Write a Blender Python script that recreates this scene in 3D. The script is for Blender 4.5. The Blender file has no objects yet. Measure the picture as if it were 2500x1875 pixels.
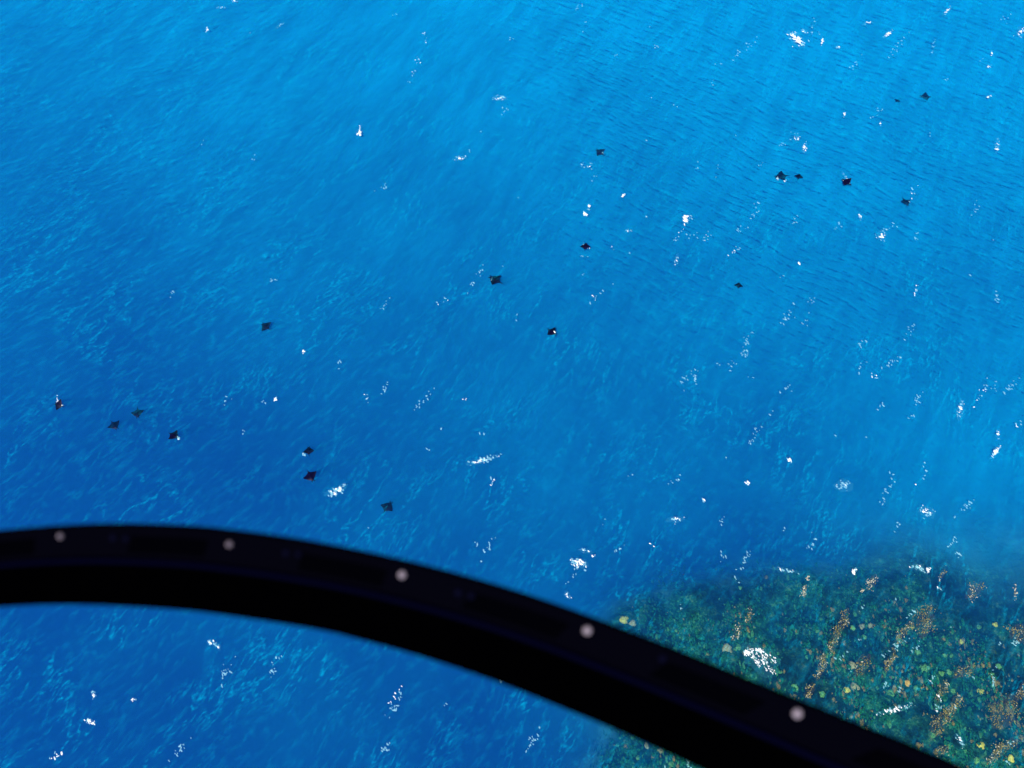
import bpy, bmesh, math, random
from mathutils import Vector, Matrix, noise
random.seed(7)
R = math.radians
scene = bpy.context.scene
C = scene.collection

# ------------------------------------------------------------------ camera
CAM_H = 180.0
PITCH = 30.0                    # degrees away from straight down
FPX = 2010.0                    # focal length in photograph pixels (2500 wide)
cam_data = bpy.data.cameras.new("camera")
cam = bpy.data.objects.new("camera", cam_data)
C.objects.link(cam)
cam.location = (0, 0, CAM_H)
cam.rotation_euler = (R(PITCH), 0, 0)
cam_data.sensor_width = 36
cam_data.lens = 36 * FPX / 2500
cam_data.clip_start = 0.05
cam_data.clip_end = 30000
cam_data.dof.use_dof = True
cam_data.dof.focus_distance = 215
cam_data.dof.aperture_fstop = 4.5
scene.camera = cam

# ------------------------------------------------------------------ light
SUN_EL, SUN_AZ = 52.0, 205.0    # azimuth clockwise from +Y (the view direction): behind, a little left
world = bpy.data.worlds.new("World")
scene.world = world
world.use_nodes = True
wn = world.node_tree.nodes
wl = world.node_tree.links
wn.clear()
sky = wn.new("ShaderNodeTexSky")
sky.sky_type = 'NISHITA'
sky.sun_disc = False
sky.sun_elevation = R(SUN_EL)
sky.sun_rotation = R(SUN_AZ)
bg = wn.new("ShaderNodeBackground")
bg.inputs[1].default_value = 0.09
wo = wn.new("ShaderNodeOutputWorld")
wl.new(sky.outputs[0], bg.inputs[0])
wl.new(bg.outputs[0], wo.inputs[0])
sd = bpy.data.lights.new("sun", 'SUN')
sd.energy = 4.2
sd.angle = R(0.5)
sd.color = (1.0, 0.965, 0.9)
sun = bpy.data.objects.new("sun", sd)
C.objects.link(sun)
sv = Vector((math.sin(R(SUN_AZ)) * math.cos(R(SUN_EL)), math.cos(R(SUN_AZ)) * math.cos(R(SUN_EL)), math.sin(R(SUN_EL))))
sun.rotation_euler = sv.to_track_quat('Z', 'Y').to_euler()
sun.location = (0, 0, 400)

scene.view_settings.view_transform = 'Standard'
scene.view_settings.look = 'None'
scene.view_settings.exposure = 0.45
scene.view_settings.gamma = 1
scene.view_settings.use_curve_mapping = False
cy = scene.cycles
cy.use_denoising = True
cy.max_bounces = 10
cy.volume_bounces = 3
cy.adaptive_threshold = 0.02
cy.transparent_max_bounces = 16
cy.use_adaptive_sampling = True

# ------------------------------------------------------------------ helpers
CM = Matrix.Translation(cam.location) @ cam.rotation_euler.to_matrix().to_4x4()
def ray_dir(px, py):
    return (CM.to_3x3() @ Vector(((px - 1250) / FPX, (937.5 - py) / FPX, -1)))
def at(px, py, z=0.0):
    """the point of the sea (height z) that shows at a pixel of the photograph"""
    d = ray_dir(px, py)
    t = (z - CAM_H) / d.z
    return Vector((d.x * t, d.y * t, z))
def near(px, py, depth):
    return Vector(cam.location) + ray_dir(px, py) * depth
def tag(o, label=None, cat=None, group=None, kind=None):
    if label: o['label'] = label
    if cat: o['category'] = cat
    if group: o['group'] = group
    if kind: o['kind'] = kind
    return o
def mesh_obj(name, verts, faces, mats, parent=None, smooth=False, mi=None):
    me = bpy.data.meshes.new(name)
    me.from_pydata([tuple(v) for v in verts], [], faces)
    for m in (mats if isinstance(mats, (list, tuple)) else [mats]):
        me.materials.append(m)
    if mi: me.polygons.foreach_set("material_index", mi)
    if smooth: me.polygons.foreach_set("use_smooth", [True] * len(me.polygons))
    me.update()
    o = bpy.data.objects.new(name, me)
    C.objects.link(o)
    if parent: o.parent = parent
    return o
class NT:
    def __init__(s, name):
        s.m = bpy.data.materials.new(name)
        s.m.use_nodes = True
        s.n = s.m.node_tree.nodes; s.l = s.m.node_tree.links
        s.n.clear()
        s.out = s.n.new("ShaderNodeOutputMaterial")
    def node(s, t, ins=None, **kw):
        nd = s.n.new(t)
        for k, v in kw.items(): setattr(nd, k, v)
        if ins:
            for k, v in ins.items():
                if isinstance(v, bpy.types.NodeSocket): s.l.new(v, nd.inputs[k])
                else: nd.inputs[k].default_value = v
        return nd
    def math(s, op, a, b=0.0, c=0.0, clamp=False):
        nd = s.node("ShaderNodeMath", {0: a, 1: b, 2: c}, operation=op)
        nd.use_clamp = clamp
        return nd.outputs[0]
    def ramp(s, f, stops):
        nd = s.node("ShaderNodeValToRGB", {0: f})
        e = nd.color_ramp.elements
        while len(e) < len(stops): e.new(0.5)
        for q, (p, c) in zip(e, stops):
            q.position = p
            q.color = (c, c, c, 1) if not isinstance(c, tuple) else (*c, 1)
        return nd.outputs[0]
    def map(s, vec, rot=0, scale=(1, 1, 1), loc=(0, 0, 0)):
        # rotate the world frame by rot (degrees), then scale
        a = s.node("ShaderNodeMapping", {0: vec, 2: (0, 0, R(rot))})
        b = s.node("ShaderNodeMapping", {0: a.outputs[0], 3: scale, 1: loc})
        return b.outputs[0]
    def noise(s, vec, scale, detail=3, rough=.5, dist=0, out=0):
        return s.node("ShaderNodeTexNoise", {"Vector": vec, "Scale": scale, "Detail": detail, "Roughness": rough, "Distortion": dist}).outputs[out]
def simple(name, col, rough=.6, spec=.3, metal=0):
    t = NT(name)
    p = t.node("ShaderNodeBsdfPrincipled", {"Base Color": (*col, 1), "Roughness": rough, "Specular IOR Level": spec, "Metallic": metal})
    t.l.new(p.outputs[0], t.out.inputs[0])
    return t.m

# ------------------------------------------------------------------ materials
SS = 0.058                       # scattering per metre
def water_material():
    t = NT("sea_water")
    geo = t.node("ShaderNodeNewGeometry")
    P = geo.outputs["Position"]
    # --- wave relief
    warp = t.noise(P, .03, 2, .5, 0, 1)
    Pw = t.node("ShaderNodeVectorMath", {0: P, 1: t.node("ShaderNodeVectorMath", {0: warp, 3: 9.0}, operation='SCALE').outputs[0]}, operation='ADD').outputs[0]
    sep = t.node("ShaderNodeSeparateXYZ", {0: P})
    # wave trains: left part crests run up to the right, right part they run down to the right
    side = t.node("ShaderNodeMapRange", {0: t.math('ADD', sep.outputs[0], t.math('MULTIPLY', sep.outputs[1], .12)), 1: -70.0, 2: 60.0}, interpolation_type='SMOOTHSTEP').outputs[0]
    near_f = t.node("ShaderNodeMapRange", {0: sep.outputs[1], 1: 60.0, 2: 150.0}, interpolation_type='SMOOTHSTEP').outputs[0]
    wl_ = t.noise(t.map(Pw, -38, (.26, 1, 1)), .72, 2, .55)
    wr_ = t.noise(t.map(Pw, 33, (.26, 1, 1)), .62, 2, .55)
    wn_ = t.noise(t.map(Pw, -58, (.25, 1, 1)), .22, 2, .6)
    trains = t.node("ShaderNodeMix", {0: side, 2: wl_, 3: wr_}).outputs[0]
    fine = t.noise(t.map(P, 20, (1, .6, 1)), 1.1, 2, .6, .6)
    corner = t.math('ABSOLUTE', t.math('SUBTRACT', t.math('MULTIPLY', side, 2.0), 1.0))
    amp = t.math('ADD', t.math('MULTIPLY', t.math('MULTIPLY', near_f, corner), .75), .22)
    h = t.math('ADD', t.math('MULTIPLY', trains, amp), t.math('ADD', t.math('MULTIPLY', wn_, .8), t.math('MULTIPLY', fine, .42)))
    bump = t.node("ShaderNodeBump", {"Strength": 1.0, "Distance": .42, "Height": h}).outputs[0]
    # --- thin bubbly foam traces along crests, with ripple highlights painted in
    rid = t.noise(t.map(Pw, -60, (.28, 1, 1)), .22, 3, .62, .15)
    rid = t.math('ABSOLUTE', t.math('SUBTRACT', rid, .5))
    line = t.node("ShaderNodeMapRange", {0: rid, 1: .035, 2: 0.0}, interpolation_type='SMOOTHSTEP').outputs[0]
    patch = t.node("ShaderNodeMapRange", {0: t.noise(P, .05, 1, .6), 1: .42, 2: .62}).outputs[0]
    speck = t.node("ShaderNodeMapRange", {0: t.noise(t.map(P, 60, (1, .45, 1)), 1.6, 1, .6), 1: .40, 2: .75}).outputs[0]
    film_sheen = t.math('MULTIPLY', t.math('MULTIPLY', line, patch), t.math('ADD', t.math('MULTIPLY', speck, .97), .03))
    fine2 = t.node("ShaderNodeMapRange", {0: t.noise(t.map(Pw, -50, (.4, 1, 1)), .75, 2, .65, 0), 1: .52, 2: .80}).outputs[0]
    film_sheen = t.math('ADD', t.math('MULTIPLY', film_sheen, .25), t.math('ADD', t.math('MULTIPLY', fine2, .08), .004))
    crest = t.node("ShaderNodeMapRange", {0: trains, 1: .52, 2: .74}, interpolation_type='SMOOTHSTEP').outputs[0]
    film_sheen = t.math('ADD', film_sheen, t.math('MULTIPLY', t.math('MULTIPLY', crest, amp), .085))  # pale crest lines paint the sky's reflection on the ripples
    diff = t.node("ShaderNodeBsdfDiffuse", {0: (0, .62, .92, 1), "Normal": bump})
    tr = t.node("ShaderNodeBsdfTransparent", {0: (1, 1, 1, 1)})
    body = t.node("ShaderNodeMixShader", {0: film_sheen, 1: tr.outputs[0], 2: diff.outputs[0]})
    gl = t.node("ShaderNodeBsdfGlossy", {0: (.03, .62, 1, 1), "Roughness": .12, "Normal": bump})
    fr = t.node("ShaderNodeFresnel", {"IOR": 1.33, "Normal": bump})
    sh = t.node("ShaderNodeMixShader", {0: fr.outputs[0], 1: body.outputs[0], 2: gl.outputs[0]})
    t.l.new(sh.outputs[0], t.out.inputs[0])
    # --- the water body
    sc = t.node("ShaderNodeVolumeScatter", {"Color": (.02, .36, 1, 1), "Density": SS, "Anisotropy": 0.0})
    A = (.11, .055, .0175)
    am = max(A)
    ab = t.node("ShaderNodeVolumeAbsorption", {"Color": (1 - A[0] / am, 1 - A[1] / am, 1 - A[2] / am, 1), "Density": am})
    ad = t.node("ShaderNodeAddShader", {0: sc.outputs[0], 1: ab.outputs[0]})
    t.l.new(ad.outputs[0], t.out.inputs["Volume"])
    return t.m
M_water = water_material()

def sky_sheen_material():
    """sky sheen painted on an added sheet, strongest to the far side and right"""
    t = NT("sky_sheen_overlay")  # added sheet; its coverage paints sky reflection and haze on the water
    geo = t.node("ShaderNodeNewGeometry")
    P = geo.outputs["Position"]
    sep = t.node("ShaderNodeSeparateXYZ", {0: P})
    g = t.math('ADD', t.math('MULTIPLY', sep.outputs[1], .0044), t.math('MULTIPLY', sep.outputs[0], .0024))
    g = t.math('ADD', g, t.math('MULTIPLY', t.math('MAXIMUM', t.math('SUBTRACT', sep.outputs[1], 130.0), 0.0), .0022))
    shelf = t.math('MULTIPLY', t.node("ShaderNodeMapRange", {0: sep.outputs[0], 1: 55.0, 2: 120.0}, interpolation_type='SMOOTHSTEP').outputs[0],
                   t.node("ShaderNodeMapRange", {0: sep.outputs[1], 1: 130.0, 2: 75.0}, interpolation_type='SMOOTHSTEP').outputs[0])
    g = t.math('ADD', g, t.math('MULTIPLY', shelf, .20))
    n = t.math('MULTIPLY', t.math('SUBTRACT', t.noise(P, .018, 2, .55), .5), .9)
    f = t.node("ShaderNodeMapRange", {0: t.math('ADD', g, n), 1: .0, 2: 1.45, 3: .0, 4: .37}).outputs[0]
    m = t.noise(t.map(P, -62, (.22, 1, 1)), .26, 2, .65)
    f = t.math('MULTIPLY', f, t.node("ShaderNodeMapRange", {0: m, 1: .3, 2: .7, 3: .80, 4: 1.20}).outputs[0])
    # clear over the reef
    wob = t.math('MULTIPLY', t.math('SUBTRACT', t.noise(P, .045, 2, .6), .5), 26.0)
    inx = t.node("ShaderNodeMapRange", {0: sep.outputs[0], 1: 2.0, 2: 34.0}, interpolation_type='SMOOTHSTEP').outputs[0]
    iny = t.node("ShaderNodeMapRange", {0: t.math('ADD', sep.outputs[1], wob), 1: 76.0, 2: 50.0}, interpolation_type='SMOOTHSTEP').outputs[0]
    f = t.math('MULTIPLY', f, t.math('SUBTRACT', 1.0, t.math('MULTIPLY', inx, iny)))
    # the sheet thins to a darker pool left of the middle
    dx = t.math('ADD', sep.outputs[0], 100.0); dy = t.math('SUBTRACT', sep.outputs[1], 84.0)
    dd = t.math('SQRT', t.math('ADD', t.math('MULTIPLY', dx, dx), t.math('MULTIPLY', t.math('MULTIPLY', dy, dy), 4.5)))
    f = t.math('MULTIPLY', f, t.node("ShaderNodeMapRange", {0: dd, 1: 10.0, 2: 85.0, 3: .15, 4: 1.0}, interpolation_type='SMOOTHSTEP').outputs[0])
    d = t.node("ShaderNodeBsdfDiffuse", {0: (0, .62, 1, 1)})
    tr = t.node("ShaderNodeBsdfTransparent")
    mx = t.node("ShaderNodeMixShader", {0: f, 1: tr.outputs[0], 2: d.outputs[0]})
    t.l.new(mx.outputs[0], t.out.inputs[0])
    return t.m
M_sky_sheen = sky_sheen_material()

def seabed_material():
    t = NT("seabed_rock")
    geo = t.node("ShaderNodeNewGeometry")
    P = geo.outputs["Position"]
    n1 = t.noise(P, .35, 5, .65)
    n2 = t.noise(P, 1.6, 4, .6)
    n3 = t.noise(P, .12, 3, .5)
    c = t.ramp(t.math('ADD', t.math('MULTIPLY', n1, .6), t.math('MULTIPLY', n2, .4)),
               [(.40, (.001, .008, .006)), (.50, (.003, .038, .022)), (.57, (.012, .10, .05)), (.68, (.14, .20, .07))])
    z = t.node("ShaderNodeSeparateXYZ", {0: P}).outputs[2]
    big = t.ramp(t.noise(P, .09, 3, .6), [(.38, (.22, .28, .36)), (.52, (1, 1, 1)), (.66, (1.5, 1.9, 1.7))])
    c = t.node("ShaderNodeMix", {0: 1.0, 6: c, 7: big}, data_type='RGBA', blend_type='MULTIPLY').outputs[2]
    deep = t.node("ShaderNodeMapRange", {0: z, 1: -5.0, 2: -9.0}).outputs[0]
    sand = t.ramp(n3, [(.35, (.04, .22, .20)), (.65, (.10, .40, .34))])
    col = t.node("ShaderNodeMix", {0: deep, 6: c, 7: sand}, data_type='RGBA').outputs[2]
    bump = t.node("ShaderNodeBump", {"Strength": 1, "Distance": .8, "Height": n1}).outputs[0]
    p = t.node("ShaderNodeBsdfPrincipled", {"Base Color": col, "Roughness": .9, "Specular IOR Level": .1, "Normal": bump})
    t.l.new(p.outputs[0], t.out.inputs[0])
    return t.m
M_bed = seabed_material()

def coral_material(name, a, b):
    t = NT(name)
    geo = t.node("ShaderNodeNewGeometry")
    n = t.noise(geo.outputs["Position"], 3.0, 4, .6)
    c = t.ramp(n, [(.35, a), (.65, b)])
    bump = t.node("ShaderNodeBump", {"Strength": 1, "Distance": .15, "Height": n}).outputs[0]
    p = t.node("ShaderNodeBsdfPrincipled", {"Base Color": c, "Roughness": .85, "Specular IOR Level": .1, "Normal": bump})
    t.l.new(p.outputs[0], t.out.inputs[0])
    return t.m
M_cy = coral_material("coral_yellow", (.42, .36, .03), (.75, .70, .12))
M_cg = coral_material("coral_green", (.03, .14, .05), (.17, .44, .11))
M_ct = coral_material("coral_tan", (.20, .20, .08), (.46, .44, .22))
M_co = coral_material("coral_orange", (.55, .30, .04), (.80, .50, .10))
M_cd = coral_material("coral_dull", (.002, .030, .016), (.012, .19, .07))
M_cm = coral_material("coral_moss", (.015, .12, .05), (.08, .30, .10))
M_weed = coral_material("weed_orange", (.12, .10, .035), (.44, .37, .11))
M_cd2 = coral_material("coral_brown", (.08, .065, .025), (.32, .25, .06))
M_weedp = coral_material("weed_pale", (.55, .48, .30), (.85, .78, .60))

def ray_material():
    t = NT("ray_skin")
    tc = t.node("ShaderNodeTexCoord")
    n = t.noise(tc.outputs["Object"], 2.5, 4, .6)
    c = t.ramp(n, [(.4, (.0006, .0006, .014)), (.7, (.0014, .0012, .030))])
    p = t.node("ShaderNodeBsdfPrincipled", {"Base Color": c, "Roughness": .5, "Specular IOR Level": .1})
    t.l.new(p.outputs[0], t.out.inputs[0])
    return t.m
M_ray = ray_material()
M_belly = simple("ray_belly", (.10, .10, .16), .6)

def foam_material(name, col, cover):
    t = NT(name)
    geo = t.node("ShaderNodeNewGeometry")
    n = t.noise(geo.outputs["Position"], 5, 3, .6)
    d = t.node("ShaderNodeBsdfDiffuse", {0: (*col, 1)})
    tr = t.node("ShaderNodeBsdfTransparent")
    f = t.node("ShaderNodeMapRange", {0: n, 1: .35, 2: .6, 3: cover * .45, 4: cover}).outputs[0]
    mx = t.node("ShaderNodeMixShader", {0: f, 1: tr.outputs[0], 2: d.outputs[0]})
    t.l.new(mx.outputs[0], t.out.inputs[0])
    return t.m
M_foam = foam_material("foam_thick", (.88, .90, .90), 1.0)
M_foamt = foam_material("foam_thin", (.40, .85, .95), .42)
M_veil = foam_material("weed_veil", (.22, .16, .07), .14)
M_halo = foam_material("foam_milky_water", (.12, .70, .92), .05)

M_black = simple("frame_black", (.0005, .00045, .0018), .8, .004)  # frame blacks have the shade of the missing cabin put into their colour
M_black2 = simple("frame_black_shadow", (.0001, .0001, .0002), .9, .0)
M_ridge = simple("frame_ridge", (.0004, .0004, .0050), .7, .004)
M_rivetd = simple("rivet_metal_darker", (.10, .078, .10), .7, .1)  # darker copy of the rivet metal, for the left rivets
M_slot = simple("slot_shade", (.0003, .0003, .0008), .9, .0)
M_rivet = simple("rivet_metal", (.17, .135, .165), .6, .2)
M_bolt = simple("bolt_dark", (.0012, .0012, .0070), .7, .01)

# ------------------------------------------------------------------ seabed
reef_px = [(1500, 1520), (1575, 1452), (1640, 1402), (1790, 1388), (1960, 1392), (2130, 1405), (2290, 1430), (2440, 1490), (2620, 1540),
           (2900, 1600), (3000, 2300), (1300, 2300), (1420, 1940), (1452, 1875), (1475, 1800), (1470, 1680)]
REEF = [at(x, y, -5) for x, y in reef_px]
def reef_dist(x, y):
    """signed distance to the reef outline, positive inside"""
    inside = False
    best = 1e9
    n = len(REEF)
    for i in range(n):
        a, b = REEF[i], REEF[(i + 1) % n]
        if (a.y > y) != (b.y > y) and x < (b.x - a.x) * (y - a.y) / (b.y - a.y) + a.x:
            inside = not inside
        ex, ey = b.x - a.x, b.y - a.y
        t = max(0, min(1, ((x - a.x) * ex + (y - a.y) * ey) / (ex * ex + ey * ey)))
        d = math.hypot(x - a.x - t * ex, y - a.y - t * ey)
        best = min(best, d)
    return best if inside else -best
def bed_z(x, y):
    d = reef_dist(x, y) + 5 * (noise.noise(Vector((x * .06, y * .06, 3))))
    s = max(0, min(1, (d + 16) / 22)); s = s * s * (3 - 2 * s)
    # general slope: shallower to the right and away, deep towards lower left
    sm = lambda t: (lambda q: q * q * (3 - 2 * q))(max(0, min(1, t)))
    base = -26 + 19 * sm((x - 50) / 50) * sm((105 - y) / 50)
    top = -4.2 + max(0, min(1.9, d * .06))
    z = base + (top - base) * s
    rough = s * (1.5 * noise.fractal(Vector((x * .16, y * .16, 7)), .9, 2.1, 4) + .9 * noise.noise(Vector((x * .55, y * .55, 1))))
    return min(-1.6, z + rough)
def build_seabed():
    x0, x1, y0, y1, st = 5, 175, -75, 130, 1.0
    nx, ny = int((x1 - x0) / st) + 1, int((y1 - y0) / st) + 1
    vs = [(x0 + i * st, y0 + j * st, bed_z(x0 + i * st, y0 + j * st)) for j in range(ny) for i in range(nx)]
    fs = [(j * nx + i, j * nx + i + 1, (j + 1) * nx + i + 1, (j + 1) * nx + i) for j in range(ny - 1) for i in range(nx - 1)]
    # coarse sheet around, out to the horizon
    def add(px, py): vs.append((px, py, bed_z(px, py) if abs(px) < 400 and abs(py) < 500 else -26)); return len(vs) - 1
    # ring of quads joined to the fine patch corners by a coarse grid below it
    gx = [-6000, -1500, -400, -150, -60, x0, x1, 400, 1500, 6000]
    gy = [-6000, -1500, -400, y0, y1, 300, 600, 1500, 6000]
    idx = {}
    for j, b in enumerate(gy):
        for i, a in enumerate(gx):
            idx[i, j] = add(a, b)
    for j in range(len(gy) - 1):
        for i in range(len(gx) - 1):
            if gx[i] == x0 and gy[j] == y0: continue
            fs.append((idx[i, j], idx[i + 1, j], idx[i + 1, j + 1], idx[i, j + 1]))
    tag(mesh_obj("seabed", vs, fs, M_bed, smooth=True), kind='structure')
build_seabed()

# ------------------------------------------------------------------ sea
def build_sea():
    L, D = 6000, -45
    v = [(-L, -L, D), (L, -L, D), (L, L, D), (-L, L, D), (-L, -L, 0), (L, -L, 0), (L, L, 0), (-L, L, 0)]
    f = [(0, 3, 2, 1), (4, 5, 6, 7), (0, 1, 5, 4), (1, 2, 6, 5), (2, 3, 7, 6), (3, 0, 4, 7)]
    tag(mesh_obj("sea_water", v, f, M_water), kind='structure')
build_sea()
tag(mesh_obj("sky_sheen_overlay", [(-5900, -5900, -1.25), (5900, -5900, -1.25), (5900, 5900, -1.25), (-5900, 5900, -1.25)], [(0, 1, 2, 3)], M_sky_sheen),
    "sky sheen painted as an added milky blue silt hanging under the sea surface", "overlay", kind='stuff')

# ------------------------------------------------------------------ window frame of the helicopter
VS = 2500 / 2212
top_px = [(x * VS, y * VS) for x, y in [(-420, 1215), (-200, 1172), (0, 1150), (130, 1140), (250, 1137), (400, 1142), (500, 1152), (625, 1169), (750, 1192), (875, 1219), (1000, 1251), (1125, 1288), (1250, 1331),
          (1375, 1378), (1500, 1427), (1625, 1478), (1750, 1529), (1875, 1580), (2000, 1630), (2080, 1664), (2250, 1738), (2500, 1850), (2800, 1990)]]
bot_px = [(x * VS, y * VS) for x, y in [(-440, 1372), (-210, 1331), (0, 1316), (100, 1312), (200, 1313), (350, 1321), (450, 1331), (575, 1349), (700, 1370), (800, 1395), (900, 1423), (1000, 1455), (1100, 1491),
          (1200, 1531), (1300, 1572), (1400, 1616), (1500, 1662), (1600, 1710), (1680, 1750), (1760, 1792), (1920, 1880), (2150, 2010), (2400, 2160)]]
NB = len(top_px)
def resample(pts, n):
    # Catmull-Rom through the points, n steps per span
    out = []
    for i in range(len(pts) - 1):
        p0 = pts[max(i - 1, 0)]; p1 = pts[i]; p2 = pts[i + 1]; p3 = pts[min(i + 2, len(pts) - 1)]
        for k in range(n):
            t = k / n
            out.append(tuple(.5 * (2 * p1[q] + (p2[q] - p0[q]) * t + (2 * p0[q] - 5 * p1[q] + 4 * p2[q] - p3[q]) * t * t + (3 * p1[q] - p0[q] - 3 * p2[q] + p3[q]) * t ** 3) for q in (0, 1)))
    out.append(pts[-1])
    return out
top_s, bot_s = resample(top_px, 4), resample(bot_px, 4)
BD = .62                        # metres from the lens
view = CM.to_3x3() @ Vector((0, 0, -1))
def strip(name, f0, f1, d0, thick, mat, parent, i0=0, i1=None, bevel=.0012):
    """a solid bar following the bow, between fractions f0..f1 of its width; d0 = how far its face stands behind the bow's front"""
    i1 = len(top_s) - 1 if i1 is None else i1
    vs, fs = [], []
    for i in range(i0, i1 + 1):
        t, b = top_s[i], bot_s[i]
        A = near(t[0] + (b[0] - t[0]) * f0, t[1] + (b[1] - t[1]) * f0, BD)
        B = near(t[0] + (b[0] - t[0]) * f1, t[1] + (b[1] - t[1]) * f1, BD)
        u = (B - A).normalized()
        off = view * d0
        vs += [A + off + u * bevel, B + off - u * bevel, B + off + view * bevel, B + off + view * thick, A + off + view * thick, A + off + view * bevel]
    n = i1 - i0 + 1
    for i in range(n - 1):
        for k in range(6):
            a, b = i * 6 + k, i * 6 + (k + 1) % 6
            fs.append((a, a + 6, b + 6, b))
    fs.append(tuple(range(6))[::-1]); fs.append(tuple((n - 1) * 6 + k for k in range(6)))
    o = mesh_obj(name, vs, fs, mat)
    return o
def build_frame():
    root = bpy.data.objects.new("helicopter_window_frame", None)
    C.objects.link(root)
    root.location = near(1250, 1600, BD)
    tag(root, "black curved helicopter window frame with round pale rivets, blurred close to the lens", "window frame")
    parts = []
    parts.append(strip("flange", 0.0, .40, .004, .010, M_black, root))
    parts.append(strip("seal_ridge", .40, .47, .001, .012, M_ridge, root))
    parts.append(strip("bow_tube", .47, 1.0, .006, .030, M_black2, root))
    def lens(name, px, py, r, h, mat, d=.004, sx=1.0):
        c = near(px, py, BD) + view * d
        X = CM.to_3x3() @ Vector((1, 0, 0)); Y = CM.to_3x3() @ Vector((0, 1, 0))
        vs, fs = [], []
        N = 20
        prof = [(1, 0), (.96, .35), (.8, .72), (.5, .93)]
        for (rr, hh) in prof:
            for k in range(N):
                a = k * math.tau / N
                vs.append(c + X * math.cos(a) * r * rr * sx + Y * math.sin(a) * r * rr - view * h * hh)
        vs.append(c - view * h)
        for q in range(len(prof) - 1):
            for k in range(N):
                fs.append((q * N + k, q * N + (k + 1) % N, (q + 1) * N + (k + 1) % N, (q + 1) * N + k))
        for k in range(N):
            fs.append(((len(prof) - 1) * N + k, (len(prof) - 1) * N + (k + 1) % N, len(vs) - 1))
        parts.append(mesh_obj(name, vs, fs, mat, smooth=True))
    s = BD / FPX
    for (x, y, r) in [(141, 1311, 8), (556, 1331, 8.5), (980, 1406, 10), (1435, 1543, 11.5), (1951, 1747, 13), (-300, 1345, 11), (2560, 2035, 19)]:
        lens("rivet", x, y, r * s, .0022, M_rivet if x > 700 else M_rivetd)
    for (x, y, r) in [(270, 1315, 9), (302, 1317, 8), (695, 1352, 9), (726, 1355, 8), (1118, 1450, 10), (1150, 1458, 9), (1620, 1612, 10)]:
        lens("screw", x, y, r * s, .0016, M_bolt)
    # dark strips on the flange face, painting the shade inside slots, between the screws and the next rivet
    def idx_at(px):
        return min(range(len(top_s)), key=lambda i: abs(top_s[i][0] - px))
    for a, b in [(-180, 90), (320, 520), (745, 955), (1170, 1400), (1650, 1915), (2200, 2500)]:
        parts.append(strip("slot", .13, .33, .0032, .004, M_slot, root, idx_at(a), idx_at(b), .0004))
    inv = Matrix.Translation(-root.location)
    for o in parts:
        o.data.transform(inv)
        o.parent = root
build_frame()

# ------------------------------------------------------------------ rays
def ray_mesh(sweep=.25, curl=.3, lift=0.0, tail=.5):
    """disc 1 unit wide, head towards +Y. closed body: upper skin, pale belly, two head lobes and a whip tail"""
    vs, fs, mi = [], [], []
    NS, NC = 14, 8       # along the span (half), chord
    ring = []
    for iu in range(-NS, NS + 1):
        u = iu / NS                      # -1..1
        a = abs(u)
        lead = .42 - .36 * a - sweep * a * a * .45 + (.035 if a < .14 else 0) * (1 - a / .14 if a < .14 else 0)
        trail = -.40 + .36 * a ** .85 - sweep * a * a * .32 + .02 * math.sin(a * math.pi)
        if a > .93:
            m = (lead + trail) / 2; w = (lead - trail) / 2 * (1 - (a - .93) / .07 * .8); lead, trail = m + w, m - w
        th = .075 * (1 - a) ** 1.5 + .012 * (1 - a) + .002
        z0 = curl * a * a * .28 + lift * u * .3
        for side in (1, -1):
            for k in range(NC + 1):
                v = k / NC
                y = lead + (trail - lead) * v
                prof = math.sin(math.pi * min(1, max(0, v)) ** .75) ** .8 if 0 < v < 1 else 0
                vs.append((u * .5, y, z0 + side * th * prof))
    W = 2 * (NC + 1)
    for iu in range(2 * NS):
        for s_, off in ((0, 0), (1, NC + 1)):
            for k in range(NC):
                a = iu * W + off + k
                q = (a, a + 1, a + 1 + W, a + W)
                fs.append(q if s_ else q[::-1]); mi.append(s_)
    # cephalic lobes
    def tube(pts, rad, m):
        base = len(vs)
        for (p, r) in zip(pts, rad):
            for k in range(6):
                an = k * math.tau / 6
                vs.append((p[0] + r * math.cos(an), p[1], p[2] + r * math.sin(an)))
        for i in range(len(pts) - 1):
            for k in range(6):
                a = base + i * 6 + k; b = base + i * 6 + (k + 1) % 6
                fs.append((a, b, b + 6, a + 6)); mi.append(m)
        fs.append(tuple(base + k for k in range(6))[::-1]); mi.append(m)
        fs.append(tuple(base + (len(pts) - 1) * 6 + k for k in range(6))); mi.append(m)
    for s_ in (-1, 1):
        tube([(s_ * .085, .38, 0), (s_ * .095, .47, -.005), (s_ * .075, .53, -.02)], [.03, .024, .008], 0)
    tube([(0, -.30, .01), (.005, -.42, .01), (.012, -.42 - tail * .4, 0), (.0, -.42 - tail, -.01)], [.05, .03, .014, .004], 0)
    # little dorsal fin
    b = len(vs)
    vs.extend([(-.008, -.26, .03), (.008, -.26, .03), (0, -.33, .085), (0, -.35, .02)])
    fs.extend([(b, b + 1, b + 2), (b + 1, b + 3, b + 2), (b + 3, b, b + 2), (b, b + 3, b + 1)]); mi.extend([0] * 4)
    return vs, fs, mi
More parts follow.
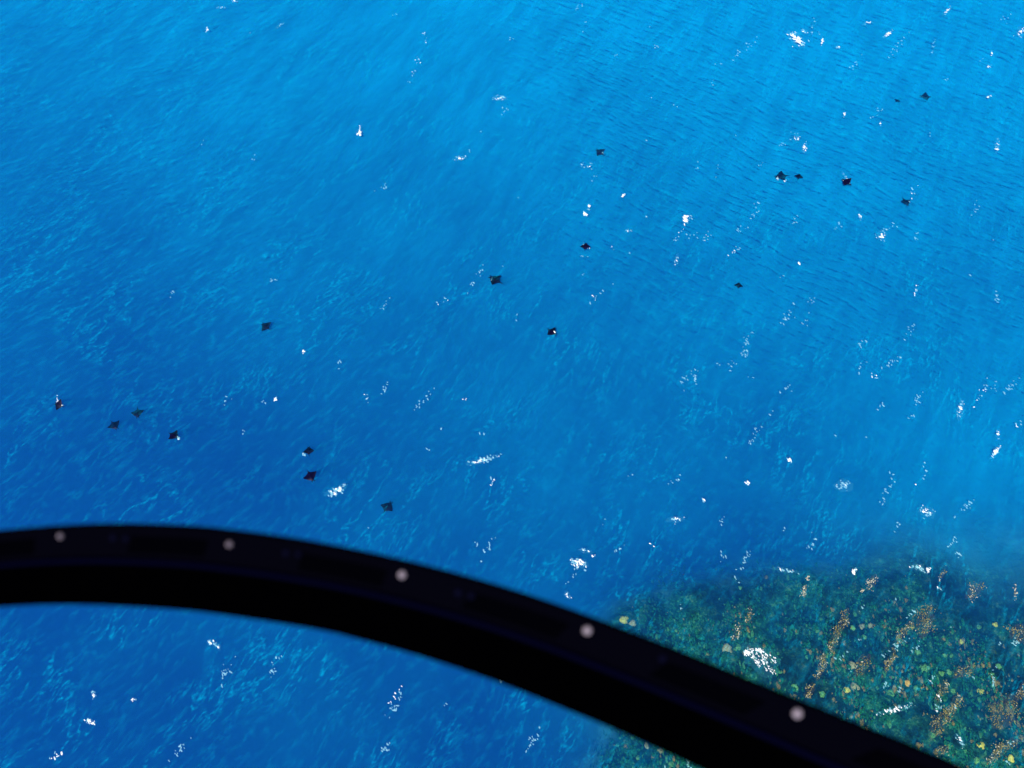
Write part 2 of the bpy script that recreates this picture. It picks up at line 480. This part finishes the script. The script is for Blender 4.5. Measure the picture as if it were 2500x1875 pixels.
# x, y (photo), wing tip to wing tip vector in photo pixels, head side (+1/-1), depth, curl, lift, label
rays = [
    (144, 989, 15, -20, 1, -.10, .55, .5, "dark ray breaking the surface beside two white splashes, farthest left of all"),
    (279, 1038, 25, -17, -1, -.9, .25, .0, "dark navy ray lowest of the trio to the left, its wing tip pointing up right"),
    (336, 1008, 28, -6, -1, -.7, .2, .0, "largest dark ray at far left with a thick tail pointing up"),
    (424, 1063, 17, -21, -1, -.15, .4, .2, "dark ray at left with pale blue foam at its lower right side"),
    (649, 797, 21, -18, 1, -.6, .2, .1, "lone dark ray left of centre with its tail pointing down left"),
    (754, 1101, 24, -4, 1, -.25, .3, -.2, "flat headed dark ray, upper of the pair, with ripples over one wing"),
    (758, 1162, 28, -15, -1, -.02, .35, .1, "slim dark ray with a white glint on its back above the arc of foam"),
    (946, 1238, 26, 15, 1, -1.1, .2, .1, "hazy dark ray nearest to the black frame, left of the middle"),
    (1209, 683, 19, -22, 1, -.35, .15, .0, "dark diamond shaped ray in mid picture with a light blue splash at its corner"),
    (1347, 810, 17, -17, -1, -.15, .2, .1, "small dark ray in mid picture with a bright white splash at its lower right"),
    (1429, 602, 21, 3, 1, .0, .55, .1, "heart shaped dark ray with white water on both wing tips below two bright whitecaps"),
    (1465, 372, 16, -12, 1, -1.15, .2, .2, "faint deep ray alone in the upper middle, stretched towards the upper right"),
    (1803, 697, 19, 4, 1, -.35, .1, .0, "compact dark ray alone in the right half, blunt with a short tail pointing down"),
    (1908, 430, 8, 22, -1, -.9, .2, .0, "left ray of the close pair at upper right, with pale splashes below it"),
    (1950, 431, 19, 5, 1, -.2, .35, .1, "right ray of the close upper right pair, darker with a tiny glint on its back"),
    (2067, 445, 15, -13, 1, -.05, .5, .1, "dark ray with white flashes on both sides and a thin foam trail leading up left"),
    (2211, 493, 22, -5, -1, -.9, .3, .1, "cross shaped navy ray farthest right, its tail pointing up"),
    (2191, 246, 11, 8, 1, -1.1, .3, .1, "small greyish ray barely visible near the top right, with a pale glint"),
    (2260, 236, 4, 17, -1, -1.15, .2, .0, "faint blue ray highest at the top right, wings spread like an arrowhead"),
]
for k, (px, py, wx, wy, hs, z, curl, lift, lab) in enumerate(rays):
    a, b = at(px - wx / 2, py - wy / 2, z), at(px + wx / 2, py + wy / 2, z)
    span = (b - a).length
    ax = (b - a).normalized()
    if hs < 0: ax = -ax
    c = at(px, py, z)
    vs, fs, mi = ray_mesh(.30 if k % 3 else .18, curl, lift, .14 + .07 * (k % 3))
    o = mesh_obj("manta_ray", vs, fs, [M_ray, M_belly], smooth=True, mi=mi)
    if span < 1: span = 1
    o.scale = (span * 1.12,) * 3
    o.rotation_euler = (R(random.uniform(-5, 5)), R(random.uniform(-6, 6)), math.atan2(ax.y, ax.x))
    o.location = c
    tag(o, lab, "ray", "rays swimming just under the surface")

# ------------------------------------------------------------------ foam
def blob(vs, fs, mi, c, r, ang, asp, h, m, rng):
    n = rng.choice((6, 7, 8))
    b = len(vs)
    ca, sa = math.cos(ang), math.sin(ang)
    for ring, (rr, hh) in enumerate(((1, 0), (.6, .8))):
        for k in range(n):
            a = k * math.tau / n
            q = r * rr * rng.uniform(.65, 1.25)
            x, y = math.cos(a) * q * asp, math.sin(a) * q
            vs.append((c.x + x * ca - y * sa, c.y + x * sa + y * ca, c.z + hh * h))
    vs.append((c.x, c.y, c.z + h))
    for k in range(n):
        k2 = (k + 1) % n
        fs.append((b + k, b + k2, b + n + k2, b + n + k)); mi.append(m)
        fs.append((b + n + k, b + n + k2, b + 2 * n)); mi.append(m)
def foam(name, px, py, w, h, ang_px, n, thick, lab, cat="whitecap", group=None, size=1.0, curve=0.0, grain=None, even=False):
    """a patch of broken foam; w,h in photo pixels along/across the direction ang_px (degrees, clockwise from right as seen)"""
    rng = random.Random(int(px * 13 + py))
    vs, fs, mi = [], [], []
    a = R(ang_px)
    for i in range(n):
        u = rng.gauss(0, .27); v = rng.gauss(0, .27)
        if abs(u) > .6: u = rng.uniform(-.5, .5)
        if even:
            q, e = rng.uniform(0, math.tau), math.sqrt(rng.random()) * .5
            e *= .62 + .38 * abs(math.sin(1.5 * q + .6)) + .12 * math.sin(5 * q)
            u, v = e * math.cos(q) - .06 * math.sin(9 * e), e * math.sin(q) + .08 * math.sin(7 * e + q)
        bend = curve * (u * u * 4 - .3) * w
        x = px + u * w * math.cos(a) - (v * h + bend) * math.sin(a)
        y = py + u * w * math.sin(a) + (v * h + bend) * math.cos(a)
        c = at(x, y, .03)
        core = (u * u + v * v) < .12 and not even
        m = 0 if rng.random() < thick * (1.35 if core else .6) else 1
        r = size * .68 * rng.uniform(.09, .28) * (1.35 if m else 1) * (1.3 if core else .8)
        g = R(-58) if grain is None else R(grain)
        blob(vs, fs, mi, c, r, g + rng.gauss(0, .35), rng.uniform(1.2, 2.6), .05 + .05 * rng.random() * (1 - m), m, rng)
    # faint milky water under the whole patch
    b = len(vs); N = 22
    for k in range(N):
        q = k * math.tau / N
        e = .62 * rng.uniform(.75, 1.15)
        u, v = math.cos(q) * e, math.sin(q) * e
        bend = curve * (u * u * 4 - .3) * w
        hh = max(h, 5)
        vs.append(at(px + u * w * math.cos(a) - (v * hh + bend) * math.sin(a), py + u * w * math.sin(a) + (v * hh + bend) * math.cos(a), .012))
    vs.append(at(px, py, .016))
    for k in range(N): fs.append((b + k, b + (k + 1) % N, b + N)); mi.append(2)
    o = mesh_obj(name, vs, fs, [M_foam, M_foamt, M_halo], mi=mi)
    c0 = at(px, py, 0)
    o.data.transform(Matrix.Translation(-c0)); o.location = c0
    tag(o, lab, cat, group or "whitecaps scattered over the sea")
    return o
WC = [
    (1944, 95, 46, 22, 40, 60, .75, 1.5, 0, "largest white patch of foam near the top right edge of the picture"),
    (1964, 76, 16, 8, 10, 12, .4, .9, 0, "thin oval foam ring just above the largest top right foam patch"),
    (2007, 100, 6, 22, 10, 12, .85, 1.0, 0, "upright pair of white dots right of the largest top right foam patch"),
    (2046, 115, 12, 6, 0, 7, .4, .8, 0, "faint foam fleck near the top right, right of the pair of white dots"),
    (2117, 56, 28, 5, -15, 10, .6, .8, .1, "thin curved line of foam specks close to the top edge at right"),
    (2168, 83, 30, 7, -38, 22, .8, 1.0, 0, "slanted white foam streak rising to the right at the top right"),
    (2312, 27, 26, 8, -45, 12, .7, .9, 0, "small foam streak against the top edge, far right"),
    (2493, 78, 20, 26, 50, 22, .7, 1.1, 0, "white foam patch cut by the right picture edge near the top"),
    (2422, 131, 7, 9, 0, 7, .8, 1.0, 0, "single bright foam dot near the right edge at the top"),
    (2415, 162, 15, 5, -35, 8, .7, .8, 0, "small tent shaped foam mark under the bright dot at top right"),
    (2415, 235, 14, 5, -25, 8, .7, .8, 0, "short pale foam dash right of the faint highest ray"),
    (2435, 355, 10, 34, 5, 16, .5, .9, 0, "upright chain of foam dots at the right side, level with the upper rays"),
    (1221, 239, 34, 12, 0, 26, .3, 1.0, 0, "pale blue foam patch alone in the upper middle"),
    (876, 325, 15, 15, -60, 14, .9, 1.4, 0, "bright white foam triangle in the upper left half"),
    (880, 310, 6, 14, 20, 6, .5, .8, 0, "thin tail of specks above the bright foam triangle at upper left"),
    (505, 72, 7, 12, 0, 9, .8, 1.1, 0, "small white crescent of foam at the upper left"),
    (540, 18, 22, 5, 0, 8, .4, .7, 0, "faint dotted foam line at the top edge left of centre"),
    (575, 2, 18, 6, 5, 10, .6, .9, 0, "foam mark cut by the top edge left of centre"),
    (682, 62, 22, 4, -35, 7, .6, .7, 0, "pair of tiny foam specks rising to the right, upper left"),
    (1122, 387, 30, 8, -8, 20, .6, 1.0, 0, "foam dash with a bright round right end, upper middle"),
    (1428, 523, 9, 9, 0, 12, 1.0, 1.4, 0, "round bright whitecap straight above the heart shaped ray"),
    (1438, 503, 5, 15, 12, 9, .9, 1.0, 0, "narrow upright whitecap just above the round bright one"),
    (1521, 477, 14, 6, -30, 9, .8, 1.0, 0, "small slanted whitecap right of the narrow upright one"),
    (1675, 534, 26, 14, -55, 24, .85, 1.4, .15, "bright bent whitecap in the upper right half, brightest of its surroundings"),
    (1534, 564, 18, 5, 0, 9, .5, .8, 0, "faint short foam dash between the heart shaped ray and the bent whitecap"),
    (1652, 635, 8, 26, 12, 10, .4, .8, 0, "loose chain of foam specks below the bent whitecap"),
    (1964, 362, 12, 24, 10, 18, .7, .9, 0, "upright broken foam patch above the close pair of rays"),
    (1945, 337, 16, 14, -30, 14, .5, .8, 0, "thin speckled foam just above the upright broken patch"),
    (2062, 278, 7, 12, 0, 8, .8, 1.1, 0, "bright foam spot in the upper right, above the ray with the foam trail"),
    (2149, 303, 6, 8, 0, 5, .8, .9, 0, "tiny tilted foam spot left of the greyish faint ray"),
    (2100, 527, 6, 14, -15, 8, .8, 1.0, 0, "small upright whitecap left below the cross shaped ray"),
    (2152, 575, 26, 22, 30, 26, .5, .9, .2, "hook shaped thin foam below the cross shaped ray"),
    (1951, 643, 5, 7, 0, 5, .9, 1.0, 0, "single bright foam dot right of the compact lone ray"),
    (742, 858, 7, 10, 10, 7, 1.0, 1.1, 0, "single bright foam dot right below the lone ray left of centre"),
    (672, 974, 8, 6, -20, 6, .9, 1.1, 0, "small foam dot in the left half between lone ray and the pair"),
    (1181, 1122, 78, 12, -16, 46, .35, 1.0, 0, "long thin foam streak rising to the right above the frame, middle of the picture"),
    (821, 1198, 52, 16, -24, 46, .35, 1.05, -.1, "arc of broken foam below the slim ray with the glint"),
    (1415, 1374, 42, 20, 8, 46, .72, 1.0, 0, "cluster of white foam just above the frame, middle of the picture"),
    (1430, 1345, 34, 10, 12, 9, .5, .8, 0, "few stray foam flecks above the white cluster by the frame"),
    (1448, 1357, 8, 6, 0, 5, .9, 1.0, 0, "single foam dot to the upper right of the cluster by the frame"),
    (1718, 1221, 6, 8, 0, 6, .9, 1.0, 0, "single bright foam dot in the lower right half, left of the fainter specks"),
    (1650, 1268, 40, 14, -5, 16, .4, .8, 0, "scattered pale specks left below a single bright dot, lower right half"),
    (1928, 1124, 10, 14, -30, 9, .7, 1.0, 0, "small whitecap at the upper end of a faint diagonal foam line"),
    (1825, 1178, 12, 8, -25, 9, .7, .9, 0, "small whitecap midway on the faint diagonal foam line"),
    (2430, 1103, 36, 9, -58, 34, .5, .95, 0, "slanted strand of foam close to the right edge, lower half"),
    (2345, 1000, 14, 46, 12, 22, .35, .8, 0, "loose vertical trail of pale specks at the right, lower half"),
    (2436, 1058, 7, 20, 15, 9, .6, .9, 0, "upright speck trail just above the slanted strand near the right edge"),
    (2262, 1248, 36, 22, 25, 26, .5, .9, .1, "patch of curved foam threads above the reef at right"),
    (2060, 1185, 40, 26, 0, 24, .15, .9, 0, "pale smudge of foam threads above the reef, right of the diagonal line"),
    (2085, 1396, 8, 20, 25, 16, .95, .9, 0, "white crescent of foam at the upper edge of the reef"),
    (2266, 1392, 9, 18, 15, 14, .9, .9, 0, "second white foam crescent, at the right end of a ring of foam threads"),
    (2240, 1386, 40, 14, 15, 22, .2, .8, .15, "ring of thin foam threads left of the second crescent, above the reef"),
    (1858, 1608, 92, 56, 38, 185, 1.5, .86, 0, "largest foam patch, greyish white and speckled, above the reef beside the frame"),
    (1822, 1594, 16, 16, 60, 18, 1.0, 1.1, 0, "dense white left end of the largest speckled foam patch on the reef"),
    (2185, 1732, 84, 14, -14, 50, .4, .75, 0, "thin greyish foam veil over the reef, below the many coral heads"),
    (2343, 1808, 12, 34, -30, 16, .45, .7, 0, "narrow pale foam curl over the reef near the bottom edge"),
    (2293, 1702, 4, 20, -25, 7, .8, .6, 0, "thin white foam thread over the reef, right of the greyish veil"),
    (2270, 1663, 18, 4, 40, 7, .5, .6, 0, "short pale scratch of foam over the reef above the white thread"),
    (1916, 1392, 60, 10, 10, 16, .15, .8, 0, "very faint foam line left of the cream streak at the reef edge"),
    (1385, 1452, 12, 18, -30, 12, .6, .7, 0, "small foam curl touching the upper edge of the frame"),
    (229, 1695, 8, 16, -5, 11, .8, .9, 0, "small upright whitecap at lower left below the frame"),
    (325, 1708, 12, 7, -25, 9, .8, .9, 0, "small slanted whitecap at lower left, right of the upright one"),
    (220, 1762, 24, 12, 20, 20, .65, .85, 0, "ragged whitecap lowest at the lower left"),
    (515, 1568, 14, 12, 0, 14, .55, .85, 0, "small curled foam spot just under the frame at left"),
    (530, 1577, 22, 10, 35, 10, .2, .8, .2, "faint foam curl trailing from the spot under the frame at left"),
]
for (px, py, w, h, a, n, th, sz, cv, lab) in WC:
    foam("whitecap", px, py, w, h, a, n, th, lab, size=sz, curve=cv, even=(n == 185))
SP = [
    (140, 978, 5, 12, 5, 7, .9, .9, "white splash against the farthest left ray"),
    (139, 966, 4, 4, 0, 3, 1., .9, "single white drop of splash above the farthest left ray"),
    (152, 990, 4, 5, 0, 3, .3, .8, "tiny pale splash right of the farthest left ray"),
    (436, 1071, 6, 7, -40, 7, .35, .9, "pale blue splash at the lower right wing of the fourth ray from the left"),
    (743, 1109, 12, 6, 20, 8, .1, .7, "faint ripples over the left wing of the flat headed ray"),
    (1201, 681, 4, 5, 0, 4, .5, .9, "light blue splash at the corner of the diamond shaped ray"),
    (1354, 811, 6, 6, 0, 8, .95, .9, "bright white splash at the lower right of the small middle ray"),
    (1425, 598, 4, 8, 10, 8, 1., .9, "white water on the left wing of the heart shaped ray"),
    (1437, 603, 6, 8, -20, 8, .9, .8, "white water on the right wing of the heart shaped ray"),
    (1898, 437, 7, 8, 20, 9, .6, .8, "pale splash below the left wing of the left ray in the close pair"),
    (1916, 441, 8, 5, -40, 8, .8, .8, "short white splash right below the left ray in the close pair"),
    (2061, 442, 4, 5, 0, 5, 1., .9, "white flash on the left wing of the ray with the foam trail"),
    (2069, 438, 4, 6, -20, 5, .95, .9, "white flash on the upper wing of the ray with the foam trail"),
    (2062, 428, 18, 3, 55, 12, .15, .7, "thin foam trail leading up left from a ray"),
    (2074, 446, 4, 4, 0, 3, .3, .8, "tiny pale splash on the right wing of the ray with the foam trail"),
    (1472, 373, 4, 4, 0, 3, .1, .7, "faint pale spot beside the deep lone ray in the upper middle"),
]
for (px, py, w, h, a, n, th, sz, lab) in SP:
    foam("foam_splash", px, py, w, h, a, n, th, lab, cat="splash", group="splashes made by the rays", size=sz * .8)

# ------------------------------------------------------------------ uncountable foam specks
def build_specks():
    rng = random.Random(4)
    vs, fs, mi = [], [], []
    # strings of specks along short crest lines, denser on the right
    for s in range(240):
        px = 2500 * (rng.random() ** .62); py = rng.uniform(-60, 1950)
        if px < 900 and rng.random() < .65: continue
        L = rng.choice((1, 1, 1, 1, 2, 2, 3, 5))
        ang = R(rng.gauss(-58, 14))
        thick = rng.random() < .22
        for k in range(L * 3 if L > 1 else rng.choice((1, 2, 3))):
            q = rng.gauss(0, L * 3.6)
            x = px + math.cos(ang) * q + rng.gauss(0, 4.5); y = py + math.sin(ang) * q + rng.gauss(0, 4.0)
            m = 0 if thick and rng.random() < .5 else 1
            blob(vs, fs, mi, at(x, y, .025), rng.uniform(.07, .17) * (1.2 if m else 1), R(-58) + rng.gauss(0, .5), rng.uniform(1.1, 2.6), .05, m, rng)
    tag(mesh_obj("foam_specks", vs, fs, [M_foam, M_foamt], mi=mi), "tiny scattered specks of white and pale blue foam all over the water", "foam", kind='stuff')
build_specks()

# ------------------------------------------------------------------ coral heads
def lump_mesh(seed, knob=.42):
    bm = bmesh.new()
    bmesh.ops.create_icosphere(bm, subdivisions=2, radius=1)
    for v in bm.verts:
        n = noise.noise(v.co * 1.7 + Vector((seed * 9.1, 0, 0))) * knob * 1.6 + noise.noise(v.co * 4 + Vector((0, seed * 5.3, 0))) * knob
        v.co *= 1 + n
        v.co.z *= .62
    me = bpy.data.meshes.new("coral_head")
    bm.to_mesh(me); bm.free()
    me.polygons.foreach_set("use_smooth", [True] * len(me.polygons))
    return me
LUMPS = {}
def coral(px, py, r_px, mat, lab, cat="coral", group="bright coral heads on the reef"):
    key = (random.randrange(5), mat.name)
    if key not in LUMPS:
        me = lump_mesh(key[0]); me.materials.append(mat); LUMPS[key] = me
    c = at(px, py, -4.5)
    for _ in range(4): c = at(px, py, bed_z(c.x, c.y))
    o = bpy.data.objects.new("coral_head", LUMPS[key])
    C.objects.link(o)
    r = r_px * 190 / FPX * .86
    z = min(-1.3, c.z + r * .1)
    o.location = at(px, py, z)
    o.scale = (r * random.uniform(.9, 1.15), r * random.uniform(.9, 1.15), r * random.uniform(.8, 1.1))
    o.rotation_euler = (0, 0, random.uniform(0, 6.28))
    tag(o, lab, cat, group)
    return o
def zz(x, y, x0=1600, y0=1300, s=2212 / 900): return (x0 + x / s, y0 + y / s)
CH = [  # positions read from an enlargement of the reef
    (433, 695, 14, M_ct, "large round tan coral boulder beside the frame, left of the largest foam patch"),
    (495, 690, 9, M_cg, "green coral head touching the large tan boulder"),
    (1240, 565, 9, M_ct, "tan coral head, left of a pair in the middle of the reef"),
    (1288, 556, 7, M_ct, "smaller tan coral head, right of a pair in the middle of the reef"),
    (1183, 570, 7, M_cg, "dull green coral head left of the pair of tan heads"),
    (1575, 718, 8, M_cg, "bright green oblong coral head in the middle of the reef"),
    (1760, 838, 8, M_cg, "bright green coral head right of the orange one, above a tan streak"),
    (1718, 845, 6, M_cg, "small green coral head left beside a brighter green one"),
    (1512, 903, 10, M_co, "orange coral head in the middle of the reef"),
    (1590, 898, 6, M_cg, "small dull green coral head right of the orange one"),
    (1565, 930, 7, M_cg, "pale green coral head right below the orange one"),
    (1148, 942, 8, M_cy, "yellow coral head close to the frame edge"),
    (1415, 958, 9, M_cg, "yellow green coral head between the yellow head and the orange one"),
    (1955, 952, 9, M_cy, "yellow coral head in the right part of the reef"),
    (1836, 652, 8, M_cy, "golden yellow coral head in the upper right of the reef"),
    (2040, 552, 6, M_cy, "small yellow coral head high on the right of the reef"),
    (1942, 565, 6, M_cg, "small green coral head high on the right of the reef"),
    (2058, 800, 8, M_cg, "bright green coral head at the right of the reef"),
    (2022, 852, 7, M_cg, "green coral head below the bright one at the right of the reef"),
    (1735, 735, 6, M_cg, "small pale coral head between two bright green ones"),
    (1775, 738, 6, M_cg, "twin of the small pale coral head, on its right"),
    (1460, 640, 8, M_cg, "teal green coral head at the foot of an orange streak"),
    (1540, 568, 5, M_cy, "small yellow coral head at the tip of an orange streak"),
    (838, 923, 8, M_cg, "green coral head against the frame, below the largest foam patch"),
    (1035, 730, 10, M_cg, "broad dull coral head beside the long tan streak"),
    (1002, 968, 8, M_cg, "green coral head at the frame below the long tan streak"),
    (1200, 925, 10, M_ct, "broad faint coral head right of the yellow one near the frame"),
    (1185, 795, 9, M_ct, "brownish coral head in the middle of the lower reef"),
    (1955, 1275, 8, M_cy, "yellow coral head near the bottom edge"),
    (1925, 1365, 8, M_cg, "green coral head at the bottom edge next to the frame"),
    (2135, 1355, 9, M_cy, "yellow coral head at the bottom right corner"),
    (2160, 1142, 6, M_cy, "small yellow coral head at the right edge of the reef"),
    (1665, 1215, 7, M_cg, "green coral head near the frame at the lower right"),
    (1785, 950, 7, M_cg, "dull green coral head left of the yellow head at right"),
    (1620, 815, 13, M_cg, "broad pale green coral mound in the middle of the reef"),
    (1900, 865, 8, M_cg, "dull green coral head above the yellow one at right"),
    (1255, 625, 6, M_cg, "small green coral head below the pair of tan heads"),
    (970, 590, 5, M_cg, "small green coral head right of centre above the largest foam patch"),
    (510, 330, 5, M_cg, "small bright green coral head at the upper left of the reef"),
    (130, 590, 6, M_cg, "green coral head at the left end of the reef above the frame"),
    (100, 1390, 9, M_cg, "bright green coral head seen below the frame at the bottom edge"),
    (30, 1310, 8, M_ct, "pale coral head seen below the frame"),
]
for (x, y, r, m, lab) in CH:
    px, py = zz(x, y)
    coral(px, py, r, m, lab)
for (px, py, r, m, lab) in [(1522, 1512, 12, M_cy, "mottled yellow green coral mound peeping over the upper edge of the frame"),
                            (1545, 1520, 9, M_ct, "brown coral head beside the mottled mound over the frame"),
                            (1578, 1820, 7, M_ct, "pale pointed coral head below the frame, left part of the reef"),
                            (1556, 1850, 6, M_cg, "small green coral head below the frame, left of the bright one")]:
    coral(px, py, r, m, lab)

# a carpet of small coral and rubble that nobody could count
def build_rubble():
    rng = random.Random(11)
    ico = bmesh.new(); bmesh.ops.create_icosphere(ico, subdivisions=1, radius=1)
    iv = [v.co.copy() for v in ico.verts]; ifc = [tuple(v.index for v in f.verts) for f in ico.faces]; ico.free()
    vs, fs, mi = [], [], []
    made = 0
    while made < 15000:
        px, py = rng.uniform(1400, 2640), rng.uniform(1370, 1960)
        c = at(px, py, -5)
        d = reef_dist(c.x, c.y)
        if d < -2 or rng.random() > min(1, .25 + d * .05): continue
        cl = noise.fractal(Vector((c.x * .07, c.y * .07, 21)), .9, 2.1, 3)
        if rng.random() > .62 + cl * 1.7: continue
        z = bed_z(c.x, c.y)
        r = rng.choice((.12, .15, .2, .2, .25, .3, .45)) * rng.uniform(.7, 1.2)
        p = at(px, py, min(-.8, z + r * .2))
        b = len(vs)
        far = min(1, max(0, (px - 1500) / 900)) * min(1, max(0, (py - 1400) / 300))
        w = rng.random()
        br = max(0, min(1, .5 + 1.8 * noise.fractal(Vector((c.x * .09 + 50, c.y * .09, 3)), .9, 2.1, 3))) * far
        m = 0 if w < .86 - .50 * br else (1 if w < .975 - .40 * br else 2)
        s = (rng.uniform(.6, 1.1), rng.uniform(.9, 2.0), rng.uniform(.5, 1.0))
        for v in iv:
            q = 1 + rng.uniform(-.45, .35)
            vs.append((p.x + v.x * r * s[0] * q, p.y + v.y * r * s[1] * q, p.z + v.z * r * s[2] * q))
        for f in ifc:
            fs.append(tuple(b + k for k in f)); mi.append(m)
        made += 1
    tag(mesh_obj("coral_rubble", vs, fs, [M_cd, M_cm, M_cd2, M_cd2], mi=mi), "dark carpet of small coral, rubble and weed covering the reef", "reef", kind='stuff')
build_rubble()

# ------------------------------------------------------------------ floating weed, in strands along the wave lines
def weed(px, py, w, h, ang, n, pale, lab, sz=1.0):
    rng = random.Random(int(px * 7 + py * 3))
    vs, fs, mi = [], [], []
    a = R(ang)
    for i in range(n):
        u = rng.uniform(-.5, .5) if rng.random() < .6 else rng.gauss(0, .25)
        v = rng.gauss(0, .40) * (1 - abs(u) * .7)
        wob = math.sin(u * 7 + px) * h * .35
        x = px + u * w * math.cos(a) - (v * h + wob) * math.sin(a)
        y = py + u * w * math.sin(a) + (v * h + wob) * math.cos(a)
        m = 1 if rng.random() < pale else 0
        blob(vs, fs, mi, at(x, y, rng.uniform(-1.4, -.1)), sz * rng.uniform(.05, .13), a * -1 + rng.gauss(0, .6), rng.uniform(1.2, 3), .06, m, rng)
    b = len(vs); N = 20
    for k in range(N):
        q = k * math.tau / N
        e = .62 * rng.uniform(.7, 1.15)
        u, v = math.cos(q) * e, math.sin(q) * e
        vs.append(at(px + u * w * math.cos(a) - v * h * 1.1 * math.sin(a), py + u * w * math.sin(a) + v * h * 1.1 * math.cos(a), -1.45))
    vs.append(at(px, py, -1.4))
    for k in range(N): fs.append((b + k, b + (k + 1) % N, b + N)); mi.append(2)
    o = mesh_obj("seaweed_strand", vs, fs, [M_weed, M_weedp, M_veil], mi=mi)
    c0 = at(px, py, 0)
    o.data.transform(Matrix.Translation(-c0)); o.location = c0
    tag(o, lab, "seaweed", "strands of floating weed over the reef")
WD = [
    (893, 350, 70, 22, -68, 60, .9, "cream coloured streak of weed at the upper edge of the reef, brightest of the strands"),
    (913, 272, 26, 9, -80, 34, .8, "thin pale weed tail above the cream coloured streak"),
    (1300, 300, 90, 34, -62, 60, .7, "speckled pale weed strand right of the cream coloured streak"),
    (1240, 350, 18, 10, -70, 30, .9, "short cream fleck of weed below the speckled pale strand"),
    (1718, 255, 70, 18, -62, 22, .3, "thin tan weed strand near the second foam crescent"),
    (1915, 350, 120, 50, -52, 60, .35, "loose brownish weed strand right above the reef"),
    (2160, 360, 90, 14, -88, 26, .7, "narrow upright pale weed line near the right edge above the reef"),
    (1120, 545, 150, 46, -66, 120, .15, "upper tan section of the long weed strand in the middle of the reef"),
    (1070, 660, 120, 36, -72, 80, .15, "second tan section of the long weed strand, under the upper one"),
    (998, 800, 140, 34, -74, 110, .2, "bright tan section of the long weed strand, lower middle of the reef"),
    (925, 950, 90, 36, -60, 60, .2, "lowest tan section of the long weed strand, touching the frame"),
    (562, 500, 90, 26, -80, 40, .3, "small rusty weed strand above the largest foam patch"),
    (490, 600, 100, 30, -65, 40, .4, "greyish weed strand between the rusty one and the tan boulder"),
    (1620, 520, 170, 80, -72, 190, .05, "broad orange brown weed patch high on the reef at right"),
    (1485, 600, 150, 36, -52, 110, .15, "orange weed strand running down left from the small yellow coral head"),
    (1410, 770, 110, 30, -58, 80, .2, "orange weed strand in the middle of the reef, under the teal head"),
    (1240, 800, 120, 60, -60, 60, .05, "dim brown weed patch between the two long strands"),
    (2180, 600, 90, 90, -60, 110, .05, "brown weed patch at the right edge of the reef"),
    (1860, 830, 130, 50, -20, 80, .1, "brown weed band across the reef left of the green heads at right"),
    (1720, 950, 130, 34, -66, 60, .15, "thin brown weed strand above the greyish foam veil"),
    (1780, 1060, 190, 50, -62, 170, .1, "long orange weed strand in the lower right of the reef"),
    (1700, 1150, 130, 70, -55, 90, .05, "brown weed patch beside the frame at the lower right"),
    (2070, 1310, 200, 50, -36, 190, .15, "golden weed strand crossing the bottom right corner"),
    (2090, 1080, 190, 110, -60, 150, .02, "wide dull brown weed patch at the lower right edge"),
    (1720, 1310, 90, 40, -30, 50, .1, "small brown weed patch against the frame at the bottom"),
    (2200, 950, 90, 40, -70, 60, .1, "brown weed strand cut by the right edge of the picture"),
]
for (x, y, w, h, a, n, pale, lab) in WD:
    px, py = zz(x, y)
    s = 900 / 2212
    weed(px, py, w * s * 1.05, h * s, a, n, pale, lab, .8)
